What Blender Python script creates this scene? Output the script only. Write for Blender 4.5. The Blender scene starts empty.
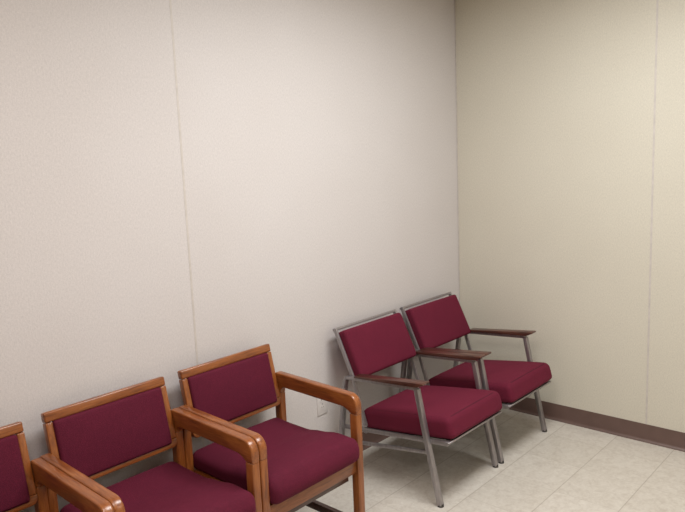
import bpy, bmesh, math, random
from mathutils import Vector, Matrix
random.seed(4)
C = bpy.context.scene.collection
sc = bpy.context.scene
sc.view_settings.view_transform = 'Standard'
sc.view_settings.look = 'None'
sc.view_settings.exposure = 0.0

# ------------------------------------------------------------------ materials
def srgb(r, g, b):
    f = lambda c: ((c/255)/12.92 if c/255 <= .04045 else ((c/255+.055)/1.055)**2.4)
    return (f(r), f(g), f(b), 1)

class NT:
    def __init__(s, name):
        s.m = bpy.data.materials.new(name); s.m.use_nodes = True
        s.t = s.m.node_tree; s.b = s.t.nodes['Principled BSDF']
    def n(s, kind, **kw):
        o = s.t.nodes.new(kind)
        for k, v in kw.items():
            if k in o.inputs: o.inputs[k].default_value = v
            else: setattr(o, k, v)
        return o
    def l(s, a, b): s.t.links.new(a, b)
    def coord(s, scale):
        tc = s.n('ShaderNodeTexCoord'); mp = s.n('ShaderNodeMapping')
        mp.inputs['Scale'].default_value = scale
        s.l(tc.outputs['Object'], mp.inputs['Vector']); return mp.outputs['Vector']
    def noise(s, vec, scale, detail=2, rough=.5, dist=0):
        o = s.n('ShaderNodeTexNoise'); o.inputs['Scale'].default_value = scale
        o.inputs['Detail'].default_value = detail; o.inputs['Roughness'].default_value = rough
        o.inputs['Distortion'].default_value = dist
        s.l(vec, o.inputs['Vector']); return o.outputs['Fac']
    def ramp(s, fac, stops):
        o = s.n('ShaderNodeValToRGB'); e = o.color_ramp.elements
        while len(e) < len(stops): e.new(.5)
        for el, (p, c) in zip(e, stops): el.position = p; el.color = c
        s.l(fac, o.inputs['Fac']); return o.outputs['Color']
    def mix(s, fac, a, b, mode='MIX'):
        o = s.n('ShaderNodeMix'); o.data_type = 'RGBA'; o.blend_type = mode
        for sock, v in ((o.inputs[0], fac), (o.inputs[6], a), (o.inputs[7], b)):
            if hasattr(v, 'links'): s.l(v, sock)
            else: sock.default_value = v
        return o.outputs[2]
    def math(s, op, a, b=0.0):
        o = s.n('ShaderNodeMath'); o.operation = op
        for sock, v in ((o.inputs[0], a), (o.inputs[1], b)):
            if hasattr(v, 'links'): s.l(v, sock)
            else: sock.default_value = v
        return o.outputs[0]
    def bump(s, h, strength, dist):
        o = s.n('ShaderNodeBump'); o.inputs['Strength'].default_value = strength
        o.inputs['Distance'].default_value = dist
        s.l(h, o.inputs['Height']); s.l(o.outputs['Normal'], s.b.inputs['Normal'])
    def set(s, **kw):
        for k, v in kw.items():
            i = s.b.inputs[k.replace('_', ' ')]
            if hasattr(v, 'links'): s.l(v, i)
            else: i.default_value = v
        return s.m

def mat_wall(name, base):
    t = NT(name); v = t.coord((1, 1, 1))
    big = t.noise(v, 2.2, 2)
    vs = t.coord((1, 1, .5)); fine = t.noise(vs, 190, 3, .7)
    vh = t.coord((.5, .5, 1.6)); fine2 = t.noise(vh, 260, 2, .6)
    f = t.math('ADD', t.math('MULTIPLY', fine, .6), t.math('MULTIPLY', fine2, .4))
    dark = tuple(c*.86 for c in base[:3]) + (1,); lite = tuple(min(1, c*1.09) for c in base[:3]) + (1,)
    col = t.ramp(f, [(.32, dark), (.68, lite)])
    bg = t.ramp(big, [(.3, (.975, .97, .965, 1)), (.7, (1, 1, 1, 1))])
    col = t.mix(1.0, col, bg, 'MULTIPLY')
    t.bump(f, .35, .002)
    return t.set(Base_Color=col, Roughness=.62, Specular_IOR_Level=.25)

def mat_floor():
    t = NT('vinyl_composition_tile'); v = t.coord((1, 1, 1))
    tc = t.n('ShaderNodeTexCoord'); sp = t.n('ShaderNodeSeparateXYZ'); t.l(tc.outputs['Object'], sp.inputs[0])
    T = .3048
    def axis(sock, off):
        u = t.math('DIVIDE', t.math('ADD', sock, off), T)
        fr = t.math('FRACT', u); d = t.math('ABSOLUTE', t.math('SUBTRACT', fr, .5))
        return t.math('FLOOR', u), t.math('MULTIPLY', t.math('SUBTRACT', .5, d), T)
    ix, dx = axis(sp.outputs[0], 0.525 + 10*T); iy, dy = axis(sp.outputs[1], 0.7526 + 20*T)
    gx = t.n('ShaderNodeMapRange'); gx.inputs['From Min'].default_value = .0008; gx.inputs['From Max'].default_value = .0032
    gx.inputs['To Min'].default_value = .8; gx.inputs['To Max'].default_value = 0; t.l(dx, gx.inputs['Value'])
    gy = t.n('ShaderNodeMapRange'); gy.inputs['From Min'].default_value = .0008; gy.inputs['From Max'].default_value = .0034
    gy.inputs['To Min'].default_value = 1; gy.inputs['To Max'].default_value = 0; t.l(dy, gy.inputs['Value'])
    g = t.math('MAXIMUM', t.math('MULTIPLY', gx.outputs[0], .55), gy.outputs[0])
    cb = t.n('ShaderNodeCombineXYZ'); t.l(ix, cb.inputs[0]); t.l(iy, cb.inputs[1])
    wn = t.n('ShaderNodeTexWhiteNoise'); t.l(cb.outputs[0], wn.inputs['Vector'])
    sc_ = t.n('ShaderNodeVectorMath'); sc_.operation = 'ADD'
    t.l(v, sc_.inputs[0]); t.l(wn.outputs['Color'], sc_.inputs[1])
    m1 = t.noise(sc_.outputs[0], 26, 5, .68, .6); m2 = t.noise(sc_.outputs[0], 70, 3, .6)
    f = t.math('ADD', t.math('MULTIPLY', m1, .65), t.math('MULTIPLY', m2, .35))
    col = t.ramp(f, [(.34, srgb(186, 178, 167)), (.5, srgb(199, 193, 183)), (.66, srgb(208, 203, 194))])
    tv = t.ramp(wn.outputs['Value'], [(0, (.95, .945, .935, 1)), (1, (1, 1, 1, 1))])
    col = t.mix(1.0, col, tv, 'MULTIPLY')
    col = t.mix(t.math('MULTIPLY', g, .42), col, srgb(120, 105, 88))
    t.bump(t.math('SUBTRACT', t.math('MULTIPLY', m1, .1), g), .25, .001)
    return t.set(Base_Color=col, Roughness=.42, Specular_IOR_Level=.35)

def mat_fabric(name, c):
    t = NT(name); v = t.coord((1, 1, 1))
    n1 = t.noise(v, 420, 2, .6); n2 = t.noise(v, 9, 3, .55)
    w = t.n('ShaderNodeTexVoronoi'); w.inputs['Scale'].default_value = 330; t.l(v, w.inputs['Vector'])
    f = t.math('ADD', t.math('MULTIPLY', n1, .7), t.math('MULTIPLY', w.outputs['Distance'], .4))
    a = tuple(x*.72 for x in c[:3]) + (1,); b = tuple(min(1, x*1.28) for x in c[:3]) + (1,)
    col = t.ramp(f, [(.3, a), (.72, b)])
    col = t.mix(1.0, col, t.ramp(n2, [(.3, (.9, .9, .92, 1)), (.7, (1.0, 1.0, 1.0, 1))]), 'MULTIPLY')
    t.bump(f, .5, .0015)
    return t.set(Base_Color=col, Roughness=.85, Specular_IOR_Level=.2, Sheen_Weight=.2, Sheen_Roughness=.5,
                 Sheen_Tint=(min(1, c[0]*3), c[1]*3, c[2]*3, 1))

def mat_wood(name, axis, cd, cm, cl, rough=.3, coat=.35):
    t = NT(name)
    s1 = [1, 1, 1]; s1[axis] = .09
    v = t.coord(tuple(s1)); g = t.noise(v, 95, 4, .62, 1.2)
    s2 = [1, 1, 1]; s2[axis] = .16
    v2 = t.coord(tuple(s2)); b = t.noise(v2, 16, 3, .5, 1.5)
    f = t.math('ADD', t.math('MULTIPLY', g, .55), t.math('MULTIPLY', b, .45))
    col = t.ramp(f, [(.33, cd), (.5, cm), (.68, cl)])
    t.bump(g, .08, .001)
    return t.set(Base_Color=col, Roughness=rough, Specular_IOR_Level=.5, Coat_Weight=coat, Coat_Roughness=.22)

def mat_metal():
    t = NT('satin_steel'); v = t.coord((1, 1, .12)); n = t.noise(v, 120, 3)
    col = t.ramp(n, [(.3, srgb(152, 147, 148)), (.7, srgb(172, 167, 168))])
    t.bump(n, .05, .0005)
    return t.set(Base_Color=col, Metallic=.8, Roughness=.4)

def mat_plain(name, c, rough=.5, metal=0, var=.08, scale=30):
    t = NT(name); v = t.coord((1, 1, 1)); n = t.noise(v, scale, 3)
    a = tuple(x*(1-var) for x in c[:3]) + (1,); b = tuple(min(1, x*(1+var)) for x in c[:3]) + (1,)
    return t.set(Base_Color=t.ramp(n, [(.3, a), (.7, b)]), Roughness=rough, Metallic=metal)

M_WALL = mat_wall('woven_vinyl_wallcovering', srgb(211, 206, 204))
M_WALLR = mat_wall('woven_vinyl_wallcovering_right', srgb(213, 208, 193))
M_SEAM = mat_plain('panel_joint_strip', srgb(200, 193, 186), .5)
M_FLOOR = mat_floor()
M_CEIL = mat_plain('ceiling_tile', srgb(226, 216, 200), .9, 0, .05, 60)
M_BASE = mat_plain('rubber_cove_base', srgb(100, 79, 72), .42, 0, .07, 14)
M_PLUM = mat_fabric('plum_weave', srgb(86, 22, 42))
M_MAR = mat_fabric('burgundy_weave', srgb(95, 25, 45))
M_PIPE = mat_fabric('burgundy_piping', srgb(70, 20, 34))
OAK = (srgb(98, 50, 20), srgb(136, 76, 33), srgb(162, 99, 48))
M_OAKX = mat_wood('oak_grain_x', 0, *OAK); M_OAKY = mat_wood('oak_grain_y', 1, *OAK); M_OAKZ = mat_wood('oak_grain_z', 2, *OAK)
M_DOAK = mat_wood('dark_stained_stretcher', 0, srgb(58, 36, 32), srgb(80, 54, 46), srgb(98, 70, 58))
M_WAL = mat_wood('walnut_grain_y', 1, srgb(52, 28, 22), srgb(76, 44, 35), srgb(100, 62, 48), .34, .22)
M_STEEL = mat_metal()
M_GLIDE = mat_plain('dark_glide', srgb(62, 58, 56), .5, .3)
M_OUT = mat_plain('ivory_plastic', srgb(211, 206, 203), .5, 0, .02)
M_SLOT = mat_plain('dark_slot', srgb(70, 62, 56), .6)
M_UND = mat_plain('black_dust_cloth', srgb(40, 34, 34), .95)

# ------------------------------------------------------------------ mesh helpers
def obj(name, bm, mat, parent=None, smooth=True, angle=40):
    bmesh.ops.recalc_face_normals(bm, faces=bm.faces)
    me = bpy.data.meshes.new(name); bm.to_mesh(me); bm.free()
    me.materials.append(mat)
    if smooth:
        for p in me.polygons: p.use_smooth = True
        me.set_sharp_from_angle(angle=math.radians(angle))
    o = bpy.data.objects.new(name, me); C.objects.link(o)
    if parent: o.parent = parent
    return o

def box(lo, hi, bev=.003, seg=2, bm=None):
    b = bmesh.new()
    lo = Vector(lo); hi = Vector(hi)
    vs = [b.verts.new((x, y, z)) for x in (lo.x, hi.x) for y in (lo.y, hi.y) for z in (lo.z, hi.z)]
    for f in ((0,1,3,2), (4,6,7,5), (0,4,5,1), (2,3,7,6), (0,2,6,4), (1,5,7,3)): b.faces.new([vs[i] for i in f])
    bmesh.ops.recalc_face_normals(b, faces=b.faces)
    if bev: bmesh.ops.bevel(b, geom=list(b.edges), offset=bev, segments=seg, profile=.5, affect='EDGES')
    return b if bm is None else join(bm, b)

def join(a, b):
    me = bpy.data.meshes.new('t'); b.to_mesh(me); b.free(); a.from_mesh(me); bpy.data.meshes.remove(me); return a

def prism(outline, x0, x1, bev=.006, seg=3):
    """outline: (y,z) points; extruded along x; cap rims rounded"""
    b = bmesh.new()
    A = [b.verts.new((x0, y, z)) for y, z in outline]; B = [b.verts.new((x1, y, z)) for y, z in outline]
    n = len(outline)
    fa = b.faces.new(A); fb = b.faces.new(B[::-1])
    for i in range(n): b.faces.new([A[i], B[i], B[(i+1) % n], A[(i+1) % n]])
    bmesh.ops.recalc_face_normals(b, faces=b.faces)
    if bev:
        es = list({e for f in (fa, fb) for e in f.edges})
        bmesh.ops.bevel(b, geom=es, offset=bev, segments=seg, profile=.5, affect='EDGES')
    bmesh.ops.triangulate(b, faces=[f for f in b.faces if len(f.verts) > 4])
    return b

def arc(cx, cy, r, a0, a1, n=8):
    return [(cx + r*math.cos(math.radians(a0 + (a1-a0)*i/n)), cy + r*math.sin(math.radians(a0 + (a1-a0)*i/n))) for i in range(n+1)]

def fillet(pts, radii, n=6):
    out = []
    for i, p in enumerate(pts):
        r = radii[i]
        if r <= 0 or i in (0, len(pts)-1): out.append(Vector(p)); continue
        p = Vector(p); a = (Vector(pts[i-1])-p).normalized(); c = (Vector(pts[i+1])-p).normalized()
        ang = a.angle(c); d = r/math.tan(ang/2); d = min(d, (Vector(pts[i-1])-p).length*.49, (Vector(pts[i+1])-p).length*.49)
        p0 = p + a*d; p1 = p + c*d
        for k in range(n+1):
            t = k/n; out.append(p0*(1-t)**2 + p*2*t*(1-t) + p1*t*t)
    return out

def bar(path, w, h, side=(1, 0, 0), r=.004):
    """sweep a rounded rectangle (w along side, h across) along a path"""
    b = bmesh.new(); path = [Vector(p) for p in path]; S = Vector(side).normalized()
    prof = []
    for sx, sy, a in ((1, 1, 0), (-1, 1, 90), (-1, -1, 180), (1, -1, 270)):
        prof += arc(sx*(w/2-r), sy*(h/2-r), r, a, a+90, 2)
    rings = []
    for i, p in enumerate(path):
        t0 = (p-path[i-1]).normalized() if i else None
        t1 = (path[i+1]-p).normalized() if i < len(path)-1 else None
        t = ((t0 or t1) + (t1 or t0)).normalized()
        k = 1.0
        if t0 and t1: k = 1/max(.5, t.dot(t1))
        N = S.cross(t).normalized()
        rings.append([b.verts.new(p + S*x + N*y*k) for x, y in prof])
    m = len(prof)
    for A, B in zip(rings, rings[1:]):
        for j in range(m): b.faces.new([A[j], A[(j+1) % m], B[(j+1) % m], B[j]])
    b.faces.new(rings[0]); b.faces.new(rings[-1][::-1])
    return b

def tube(path, r, closed=False, n=8):
    b = bmesh.new(); path = [Vector(p) for p in path]; L = len(path); rings = []
    up = Vector((0, 0, 1))
    for i, p in enumerate(path):
        a = path[i-1] if (i or closed) else p; c = path[(i+1) % L] if (i < L-1 or closed) else p
        t = (c-a).normalized(); s = t.cross(up)
        if s.length < 1e-3: s = t.cross(Vector((0, 1, 0)))
        s.normalize(); u = s.cross(t)
        rings.append([b.verts.new(p + s*r*math.cos(2*math.pi*k/n) + u*r*math.sin(2*math.pi*k/n)) for k in range(n)])
    for i in range(L if closed else L-1):
        A = rings[i]; B = rings[(i+1) % L]
        for j in range(n): b.faces.new([A[j], A[(j+1) % n], B[(j+1) % n], B[j]])
    if not closed: b.faces.new(rings[0]); b.faces.new(rings[-1][::-1])
    return b

def cushion(hx, hy, hz, r, warp=None, n=14):
    """rounded box of half sizes hx,hy,hz; warp(Vector)->Vector moves every point"""
    def ticks(h):
        e = [(-h + r*(1-math.cos(math.pi/2*i/5))) for i in range(6)]
        m = [(-h+r) + (2*h-2*r)*i/n for i in range(1, n)] if h-r > .02 else []
        return e + m + [-x for x in e[::-1]]
    H = (hx, hy, hz); b = bmesh.new(); T = [ticks(h) for h in H]
    for ax in range(3):
        u, v = (ax+1) % 3, (ax+2) % 3
        for sgn in (-1, 1):
            g = []
            for a in T[u]:
                row = []
                for c in T[v]:
                    p = [0, 0, 0]; p[ax] = sgn*H[ax]; p[u] = a; p[v] = c
                    q = Vector([max(-(H[i]-r), min(H[i]-r, p[i])) for i in range(3)])
                    d = Vector(p) - q
                    if d.length > 1e-9: q = q + d.normalized()*r
                    row.append(b.verts.new(q))
                g.append(row)
            for i in range(len(g)-1):
                for j in range(len(g[0])-1): b.faces.new([g[i][j], g[i+1][j], g[i+1][j+1], g[i][j+1]])
    bmesh.ops.remove_doubles(b, verts=b.verts, dist=1e-5)
    bmesh.ops.dissolve_degenerate(b, dist=1e-6, edges=b.edges)
    if warp:
        for vtx in b.verts: vtx.co = warp(vtx.co.copy())
    return b

def xf(bm, M):
    bm.transform(M); return bm

def thing(name, label, cat, loc, group=None, rz=0):
    o = bpy.data.objects.new(name, None); C.objects.link(o)
    o.empty_display_size = .1; o.location = loc; o.rotation_euler = (0, 0, rz)
    o['label'] = label; o['category'] = cat
    if group: o['group'] = group
    return o

def dup(root, loc, label, rz=0):
    r = root.copy(); C.objects.link(r); r.location = loc; r.rotation_euler = (0, 0, rz); r['label'] = label
    for ch in list(root.children):
        c = ch.copy(); C.objects.link(c); c.parent = r
        for g in list(ch.children):
            d = g.copy(); C.objects.link(d); d.parent = c
    return r

def struct(name, bm, mat, **k):
    o = obj(name, bm, mat, **k); o['kind'] = 'structure'; return o

# ------------------------------------------------------------------ room shell (left wall y=0, right wall x=0)
X0, Y0, HC = -5.6, -4.6, 2.75
TH = .1
def slab(lo, hi): return box(lo, hi, 0)
struct('floor', slab((X0-TH, Y0-TH, -.1), (TH, TH, 0)), M_FLOOR, smooth=False)
struct('ceiling', slab((X0-TH, Y0-TH, HC), (TH, TH, HC+.1)), M_CEIL, smooth=False)
struct('wall_left', slab((X0-TH, 0, 0), (TH, TH, HC)), M_WALL, smooth=False)
struct('wall_right', slab((0, Y0-TH, 0), (TH, 0, HC)), M_WALLR, smooth=False)
struct('wall_back', slab((X0-TH, Y0-TH, 0), (0, Y0, HC)), M_WALLR, smooth=False)
struct('wall_far_left', slab((X0-TH, Y0, 0), (X0, 0, HC)), M_WALL, smooth=False)
# vertical joint strips between the wall panels
def seam_y(x): return box((x-.005, -.0007, .1), (x+.005, 0, HC), .0003, 1)
def seam_x(y): return box((-.0007, y-.005, .1), (0, y+.005, HC), .0003, 1)
k = 1
for b in (seam_y(-2.1038), seam_y(-3.323), seam_x(-1.2083), seam_x(-2.4275)):
    struct('trim_%d' % k, b, M_SEAM); k += 1
struct('trim_%d' % k, box((-.006, -.006, .1), (0, 0, HC), .002, 2), M_SEAM)
# rubber cove base: upright skirt with a toe that flares onto the floor
cove = [(0, 0), (-.016, 0), (-.0155, .004), (-.010, .0075), (-.0055, .014), (-.0035, .022), (-.0035, .098), (-.002, .1016), (0, .1016)]
struct('baseboard_left', prism(cove, X0, 0, 0), M_BASE, angle=50)
bR = prism(cove, Y0, 0, 0); bR.transform(Matrix(((0, 1, 0, 0), (1, 0, 0, 0), (0, 0, 1, 0), (0, 0, 0, 1))))
struct('baseboard_right', bR, M_BASE, angle=50)

# ------------------------------------------------------------------ wall outlet
t = thing('wall_outlet', 'ivory duplex wall outlet low on the left wall', 'outlet', (-1.347, 0, .368))
plate = box((-.036, -.005, -.058), (.036, 0, .058), .002, 3)
pl = obj('cover_plate', plate, M_OUT, t)
for s in (-1, 1):
    ol = [(math.cos(a)*.0165, max(-.0125, min(.0125, math.sin(a)*.0165))) for a in [2*math.pi*i/28 for i in range(28)]]
    rb = prism([(x, z + s*.0195) for x, z in ol], -.0062, -.0045, .0005, 1)
    rb.transform(Matrix(((0, 1, 0, 0), (1, 0, 0, 0), (0, 0, 1, 0), (0, 0, 0, 1))))
    r_ = obj('socket', rb, M_OUT, t)
    sl = None
    for dx, hh in ((-.0063, .0042), (.0063, .0034)):
        sl = box((dx-.0009, -.0066, s*.0195+.003-hh), (dx+.0009, -.0060, s*.0195+.003+hh), 0, 1, sl) if sl else box((dx-.0009, -.0066, s*.0195+.003-hh), (dx+.0009, -.0060, s*.0195+.003+hh), 0)
    obj('slots', sl, M_SLOT, r_)
scw = prism([(math.cos(2*math.pi*i/12)*.0032, math.sin(2*math.pi*i/12)*.0032) for i in range(12)], -.006, -.0045, 0)
scw.transform(Matrix(((0, 1, 0, 0), (1, 0, 0, 0), (0, 0, 1, 0), (0, 0, 0, 1))))
obj('screw', scw, M_STEEL, t)

# ------------------------------------------------------------------ oak framed chair (local x across, y = distance to wall + CY)
CY = .36
def L(y): return y + CY
def wood_chair(label, loc):
    t = thing('wooden_armchair', label, 'chair', loc, 'oak framed waiting room armchairs')
    HW = .2832; TW = .036; ZJ = .581; TOP = .674
    yf, yr = -.610, -.097
    lw = .043
    for s in (-1, 1):
        x0, x1 = sorted((s*HW, s*(HW-TW)))
        ro, ri, ah = .048, .062, .064
        o = [(yf, ZJ)] + arc(yf+ro, TOP-ro, ro, 180, 90, 9) + arc(yr-ro*.5, TOP-ro*.5, ro*.5, 90, 0, 8) + [(yr, ZJ)]
        zi = TOP-ah; sl = .010/(yr-yf)   # the arm drops a little towards the front
        def quarter(cy, rad, a0, a1, zb, n=7):
            return [(cy + rad*math.cos(math.radians(a0+(a1-a0)*i/n)), zb + (zi-zb)*math.sin(math.radians(a0+(a1-a0)*i/n))) for i in range(n+1)]
        i_ = quarter(yr-lw-.030, .030, 0, 90, ZJ) + quarter(yf+lw+.05, .05, 90, 180, ZJ)
        drop = lambda y, z: z - (sl*(yr-y) if z > ZJ+.002 else 0)*min(1, (z-ZJ)/.02)
        ol = [(L(y), drop(y, z)) for y, z in o + i_]
        obj('armrest', prism(ol, x0, x1, .0068, 3), M_OAKY, t)
        e = .0006
        obj('leg', box((x0+e, L(yf)+e, 0), (x1-e, L(yf+lw)-e, ZJ), .006, 3), M_OAKZ, t)
        obj('leg', box((x0+e, L(yr-lw)+e, 0), (x1-e, L(yr)-e, ZJ), .006, 3), M_OAKZ, t)
        obj('side_stretcher', box((min(s*(HW-.028), s*(HW-.052)), L(yf+lw)-.012, .074), (max(s*(HW-.028), s*(HW-.052)), L(yr-lw)+.012, .110), .004, 2), M_DOAK, t)
        obj('side_rail', box((min(s*(HW-TW+.001), s*(HW-TW-.02)), L(yf+lw)-.01, .31), (max(s*(HW-TW+.001), s*(HW-TW-.02)), L(yr-.01), .392), .003, 2), M_OAKY, t)
    IW = HW-TW
    # front and rear rails under the seat
    obj('front_rail', box((-IW-.002, L(-.597), .322), (IW+.002, L(-.573), .384), .004, 2), M_OAKX, t)
    obj('rear_rail', box((-IW-.002, L(-.135), .30), (IW+.002, L(-.113), .37), .004, 2), M_OAKX, t)
    obj('cross_brace', box((-IW+.02, L(-.568), .284), (IW-.020, L(-.550), .308), .002, 2), M_DOAK, t)
    # seat: waterfall cushion, dip behind the front roll
    hy = .265; cyy = -.370
    def prof(y):   # top height against world y
        pts = [(-.64, .470), (-.60, .488), (-.52, .490), (-.42, .474), (-.33, .460), (-.22, .461), (-.10, .468)]
        for (a, za), (b, zb) in zip(pts, pts[1:]):
            if y <= b:
                q = max(0, (y-a)/(b-a)); q = q*q*(3-2*q); return za*(1-q)+zb*q
        return pts[-1][1]
    def warp(p):
        y = cyy + p.y; zt = prof(y)
        top = (p.z+.045)/.09
        bot = .384
        z = bot + (zt-bot)*top
        cr = (1-(p.x/.247)**2)
        z += .012*cr*max(0, top-.3)*(1-max(0, (abs(p.y)-.2)/.065)*.6)
        yy = p.y - (.010*(1-abs(top-.5)*2)*cr if p.y < -.2 else 0)
        return Vector((p.x, L(cyy + yy), z))
    obj('seat', cushion(.2475, hy, .045, .034, warp, 18), M_PLUM, t)
    # reclined back: frame pieces round a padded panel
    B = Vector((0, L(-.138), .527)); up = Vector((0, .062, .279)).normalized(); fr = Vector((0, -up.z, up.y))
    Mx = Matrix(((1, 0, 0, 0), (0, -fr.y, up.y, 0), (0, -fr.z, up.z, 0), (0, 0, 0, 1)))
    Mx = Matrix.Translation(B) @ Mx       # local (x, -front, up)
    W = .2455; Hh = .286; st = .026
    d0, d1 = -.014, .016
    def bk(lo, hi, bev=.004): return xf(box(lo, hi, bev, 3), Mx)
    bf = obj('back_frame', bk((-W, d0, Hh-.036), (W, d1, Hh), .006), M_OAKX, t)
    for s in (-1, 1):
        a, b = sorted((s*W, s*(W-st)))
        obj('stile', bk((a, d0+.0005, .034), (b, d1-.0005, Hh-.0372)), M_OAKZ, bf)
    # bottom rail with rounded outer corners
    R = .022
    ol = [(-W, .0332)] + arc(-W+R, R, R, 180, 270, 6) + arc(W-R, R, R, 270, 360, 6) + [(W, .0332), (W-st, .0332), (W-st-.006, .018), (-W+st+.006, .018), (-W+st, .0332)]
    bb = prism(ol, d0, d1, .003, 2)
    bb.transform(Matrix(((0, 1, 0, 0), (1, 0, 0, 0), (0, 0, 1, 0), (0, 0, 0, 1))))
    obj('bottom_rail', xf(bb, Mx), M_OAKX, bf)
    ph = (Hh-.036-.018)/2
    def wb(p):
        c = (1-(p.x/.22)**2)*(1-(p.z/ph)**2)
        y = p.y - (.010*max(0, c) if p.y < 0 else 0)
        return Mx @ Vector((p.x, y-.006, p.z + .018 + ph))
    obj('backrest', cushion(W-st+.0005, .018, ph+.0005, .012, wb, 14), M_PLUM, t)
    return t

wx = [-2.006, -2.575, -3.1425]
w = wood_chair('oak armchair with plum seat, nearest the steel chairs, its right arm free', (wx[0], -CY, 0))
dup(w, (wx[1], -CY, 0), 'middle oak armchair with plum seat, between two other oak armchairs')
dup(w, (wx[2], -CY-.010, 0), 'leftmost oak armchair with plum fabric, cut off by the left edge of the photo')

# ------------------------------------------------------------------ steel framed chair
def metal_chair(label, loc):
    t = thing('steel_armchair', label, 'chair', loc, 'steel framed waiting room armchairs')
    SX = .257; TB = .028
    def P(y, z): return (0, L(y), z)
    for s in (-1, 1):
        sx = s*SX
        def at(pts): return [(sx, L(y), z) for y, z in pts]
        # front leg, arm rail and rear leg of one bent flat bar
        obj('leg', bar(fillet(at([(-.6995, .006), (-.626, .33), (-.5785, .553)]), [0, .1, 0]), TB, .024), M_STEEL, t)
        rail = fillet(at([(-.5795, .5565), (-.131, .524), (-.118, .47)]), [0, .02, 0])
        obj('arm_rail', bar(rail, TB, .018), M_STEEL, t)
        obj('leg', bar(at([(-.118, .47), (-.052, .006)]), TB, .022), M_STEEL, t)
        for y in (-.700, -.0515):
            g = bmesh.new(); bmesh.ops.create_cone(g, cap_ends=True, segments=16, radius1=.016, radius2=.014, depth=.012)
            g.transform(Matrix.Translation((sx, L(y), .006))); obj('foot_glide', g, M_GLIDE, t)
        # wooden armrest, nose undercut at the front
        def az(y): return .5655 + (-.20-y)*.0722*1.0 - .026
        ys = (-.205, -.642)
        def tz(y): return .550 + (-.205-y)*.106     # top surface
        bt = lambda y: .5405 + (-.205-y)*.0725       # sits on the rail
        ol = [(-.205, bt(-.205)-.002), (-.205, tz(-.205)-.003), (-.209, tz(-.209)), (-.628, tz(-.628)), (-.634, tz(-.634)-.004), (-.633, tz(-.633)-.009), (-.595, bt(-.595)-.001)]
        obj('armrest', prism([(L(y), z) for y, z in ol], sx-.0275, sx+.0275, .003, 2), M_WAL, t)
        # back post runs from the top of the back down to the seat rail
        bx = s*(SX-.007)
        bp = [(bx, L(y), z) for y, z in ((-.058, .768), (-.166, .536), (-.247, .285))]
        obj('back_post', bar(fillet(bp, [0, .05, 0]), .012, .022, r=.003), M_STEEL, t)
        obj('seat_rail', bar([(bx-s*.012, L(-.735), .314), (bx-s*.012, L(-.085), .240)], .014, .022, r=.002), M_STEEL, t)
        obj('side_stretcher', bar([(bx+s*.004, L(-.630), .250), (bx+s*.004, L(-.078), .166)], .012, .018, r=.002), M_STEEL, t)
    obj('top_bar', bar([(-SX+.001, L(-.058), .763), (SX-.001, L(-.058), .763)], .014, .022, side=(0, .43, .9), r=.003), M_STEEL, t)
    # front angle: thin lip under the seat cushion
    obj('front_lip', box((-SX+.002, L(-.752), .317), (SX-.024, L(-.722), .327), .0015, 1), M_STEEL, t)
    obj('cross_rail', box((-SX+.02, L(-.235), .235), (SX-.02, L(-.215), .255), .002, 1), M_STEEL, t)
    # seat cushion on a thin board, tipped back
    a = math.atan2(.075, .54)
    Ms = Matrix.Translation((0, L(-.481), .347)) @ Matrix.Rotation(-a, 4, 'X')
    hx, hy, hz = .240, .266, .052
    def ws(p):
        c = max(0, (1-(p.x/hx)**2))*max(0, (1-(p.y/hy)**2))
        z = p.z + (.014*c**.7 if p.z > 0 else 0)
        k = 1 + .012*(1-(p.z/hz)**2)
        y = p.y*k - (.020 if p.y < 0 else 0)*(.5-p.z/(2*hz))*min(1, max(0, (-p.y-.2)/.09))
        return Ms @ Vector((p.x*k, y, z))
    sb = obj('seat', cushion(hx, hy, hz, .026, ws, 14), M_MAR, t)
    rr = .045; zz = hz-.006; ex, ey = hx-.004, hy-.003
    loop = []
    for cx, cy, a0 in ((ex-rr, ey-rr, 0), (-ex+rr, ey-rr, 90), (-ex+rr, -ey+rr, 180), (ex-rr, -ey+rr, 270)):
        loop += arc(cx, cy, rr*.75, a0, a0+90, 6)
    dense = []
    for i, p in enumerate(loop):
        q = loop[(i+1) % len(loop)]; d = math.dist(p, q); m = max(1, int(d/.03))
        dense += [(p[0]+(q[0]-p[0])*j/m, p[1]+(q[1]-p[1])*j/m) for j in range(m)]
    pts = [ws(Vector((x*.992, y*.992, zz-.001))) for x, y in dense]
    obj('piping', tube(pts, .0048, True), M_PIPE, sb)
    obj('seat_board', xf(box((-hx+.016, -hy+.03, -hz-.004), (hx-.016, hy-.02, -hz+.008), .002, 1), Ms), M_UND, t)
    # back cushion in front of the posts
    B = Vector((0, L(-.1665), .535)); up = Vector((0, .110, .229)).normalized(); fr = Vector((0, -up.z, up.y))
    Mx = Matrix.Translation(B) @ Matrix(((1, 0, 0, 0), (0, -fr.y, up.y, 0), (0, -fr.z, up.z, 0), (0, 0, 0, 1)))
    bh = .131; bw = .2435
    def wb(p):
        c = max(0, 1-(p.x/bw)**2)*max(0, 1-(p.z/bh)**2)
        y = p.y - (.010*c**.7 if p.y < 0 else 0)
        return Mx @ Vector((p.x, y-.019, p.z + bh - .029))
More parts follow.
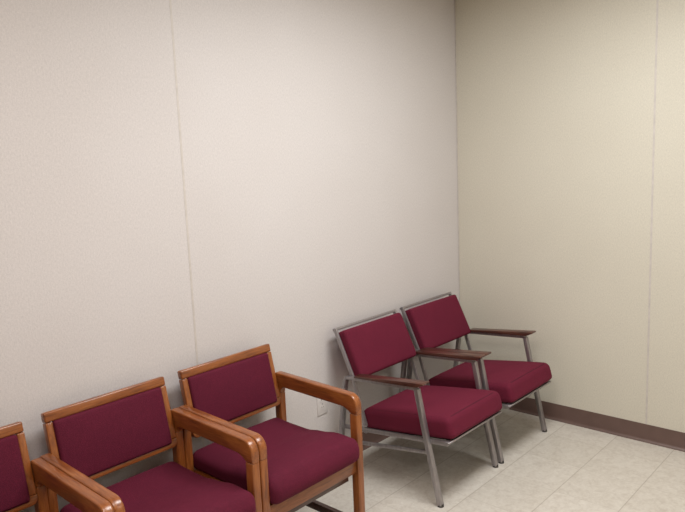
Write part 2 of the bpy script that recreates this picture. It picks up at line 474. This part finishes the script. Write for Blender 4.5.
    obj('backrest', cushion(bw, .034, bh, .015, wb, 14), M_MAR, t)
    return t

mx = [-1.0315, -.4575]
m = metal_chair('grey steel armchair with burgundy cushions, beside the last oak armchair', (mx[0], -CY, 0))
dup(m, (mx[1], -CY, 0), 'grey steel armchair with burgundy cushions, in the corner by the right wall')

# ------------------------------------------------------------------ lights
def area(name, loc, sx, sy, power, col, rot=(0, 0, 0), spread=180):
    l = bpy.data.lights.new(name, 'AREA'); l.shape = 'RECTANGLE'; l.size = sx; l.size_y = sy; l.energy = power; l.color = col; l.spread = math.radians(spread)
    o = bpy.data.objects.new(name, l); C.objects.link(o); o.location = loc; o.rotation_euler = rot; return o
area('ceiling_light_near', (-1.5, -1.38, HC-.02), 1.2, .6, 47, (.985, .995, 1), spread=171)
area('ceiling_light_far', (-3.3, -1.6, HC-.02), 1.2, .6, 31.5, (1, .91, .87), spread=170)
area('fill_light_behind', (-1.0, -3.7, HC-.02), 1.2, .6, 21.5, (1, .97, .94))  # unseen fill lamp, added for ambient light and leftward shadows
wd = bpy.data.worlds.new('world'); sc.world = wd; wd.use_nodes = True
wd.node_tree.nodes['Background'].inputs[0].default_value = (.9, .87, .84, 1)
wd.node_tree.nodes['Background'].inputs[1].default_value = .1

# ------------------------------------------------------------------ camera
f, pitch, yaw, roll, cx, cy, cz = 677.6333, .14871, .73932, -.04129, -3.77709, -2.40766, 1.66220
F = Vector((math.cos(pitch)*math.cos(yaw), math.cos(pitch)*math.sin(yaw), -math.sin(pitch)))
R = Vector((math.sin(yaw), -math.cos(yaw), 0)); U = R.cross(F)
R2 = R*math.cos(roll) + U*math.sin(roll); U2 = U*math.cos(roll) - R*math.sin(roll)
cam = bpy.data.cameras.new('camera'); co = bpy.data.objects.new('camera', cam); C.objects.link(co)
cam.sensor_fit = 'HORIZONTAL'; cam.sensor_width = 36; cam.lens = f/685*36
co.matrix_world = Matrix(((R2.x, U2.x, -F.x, cx), (R2.y, U2.y, -F.y, cy), (R2.z, U2.z, -F.z, cz), (0, 0, 0, 1)))
sc.camera = co
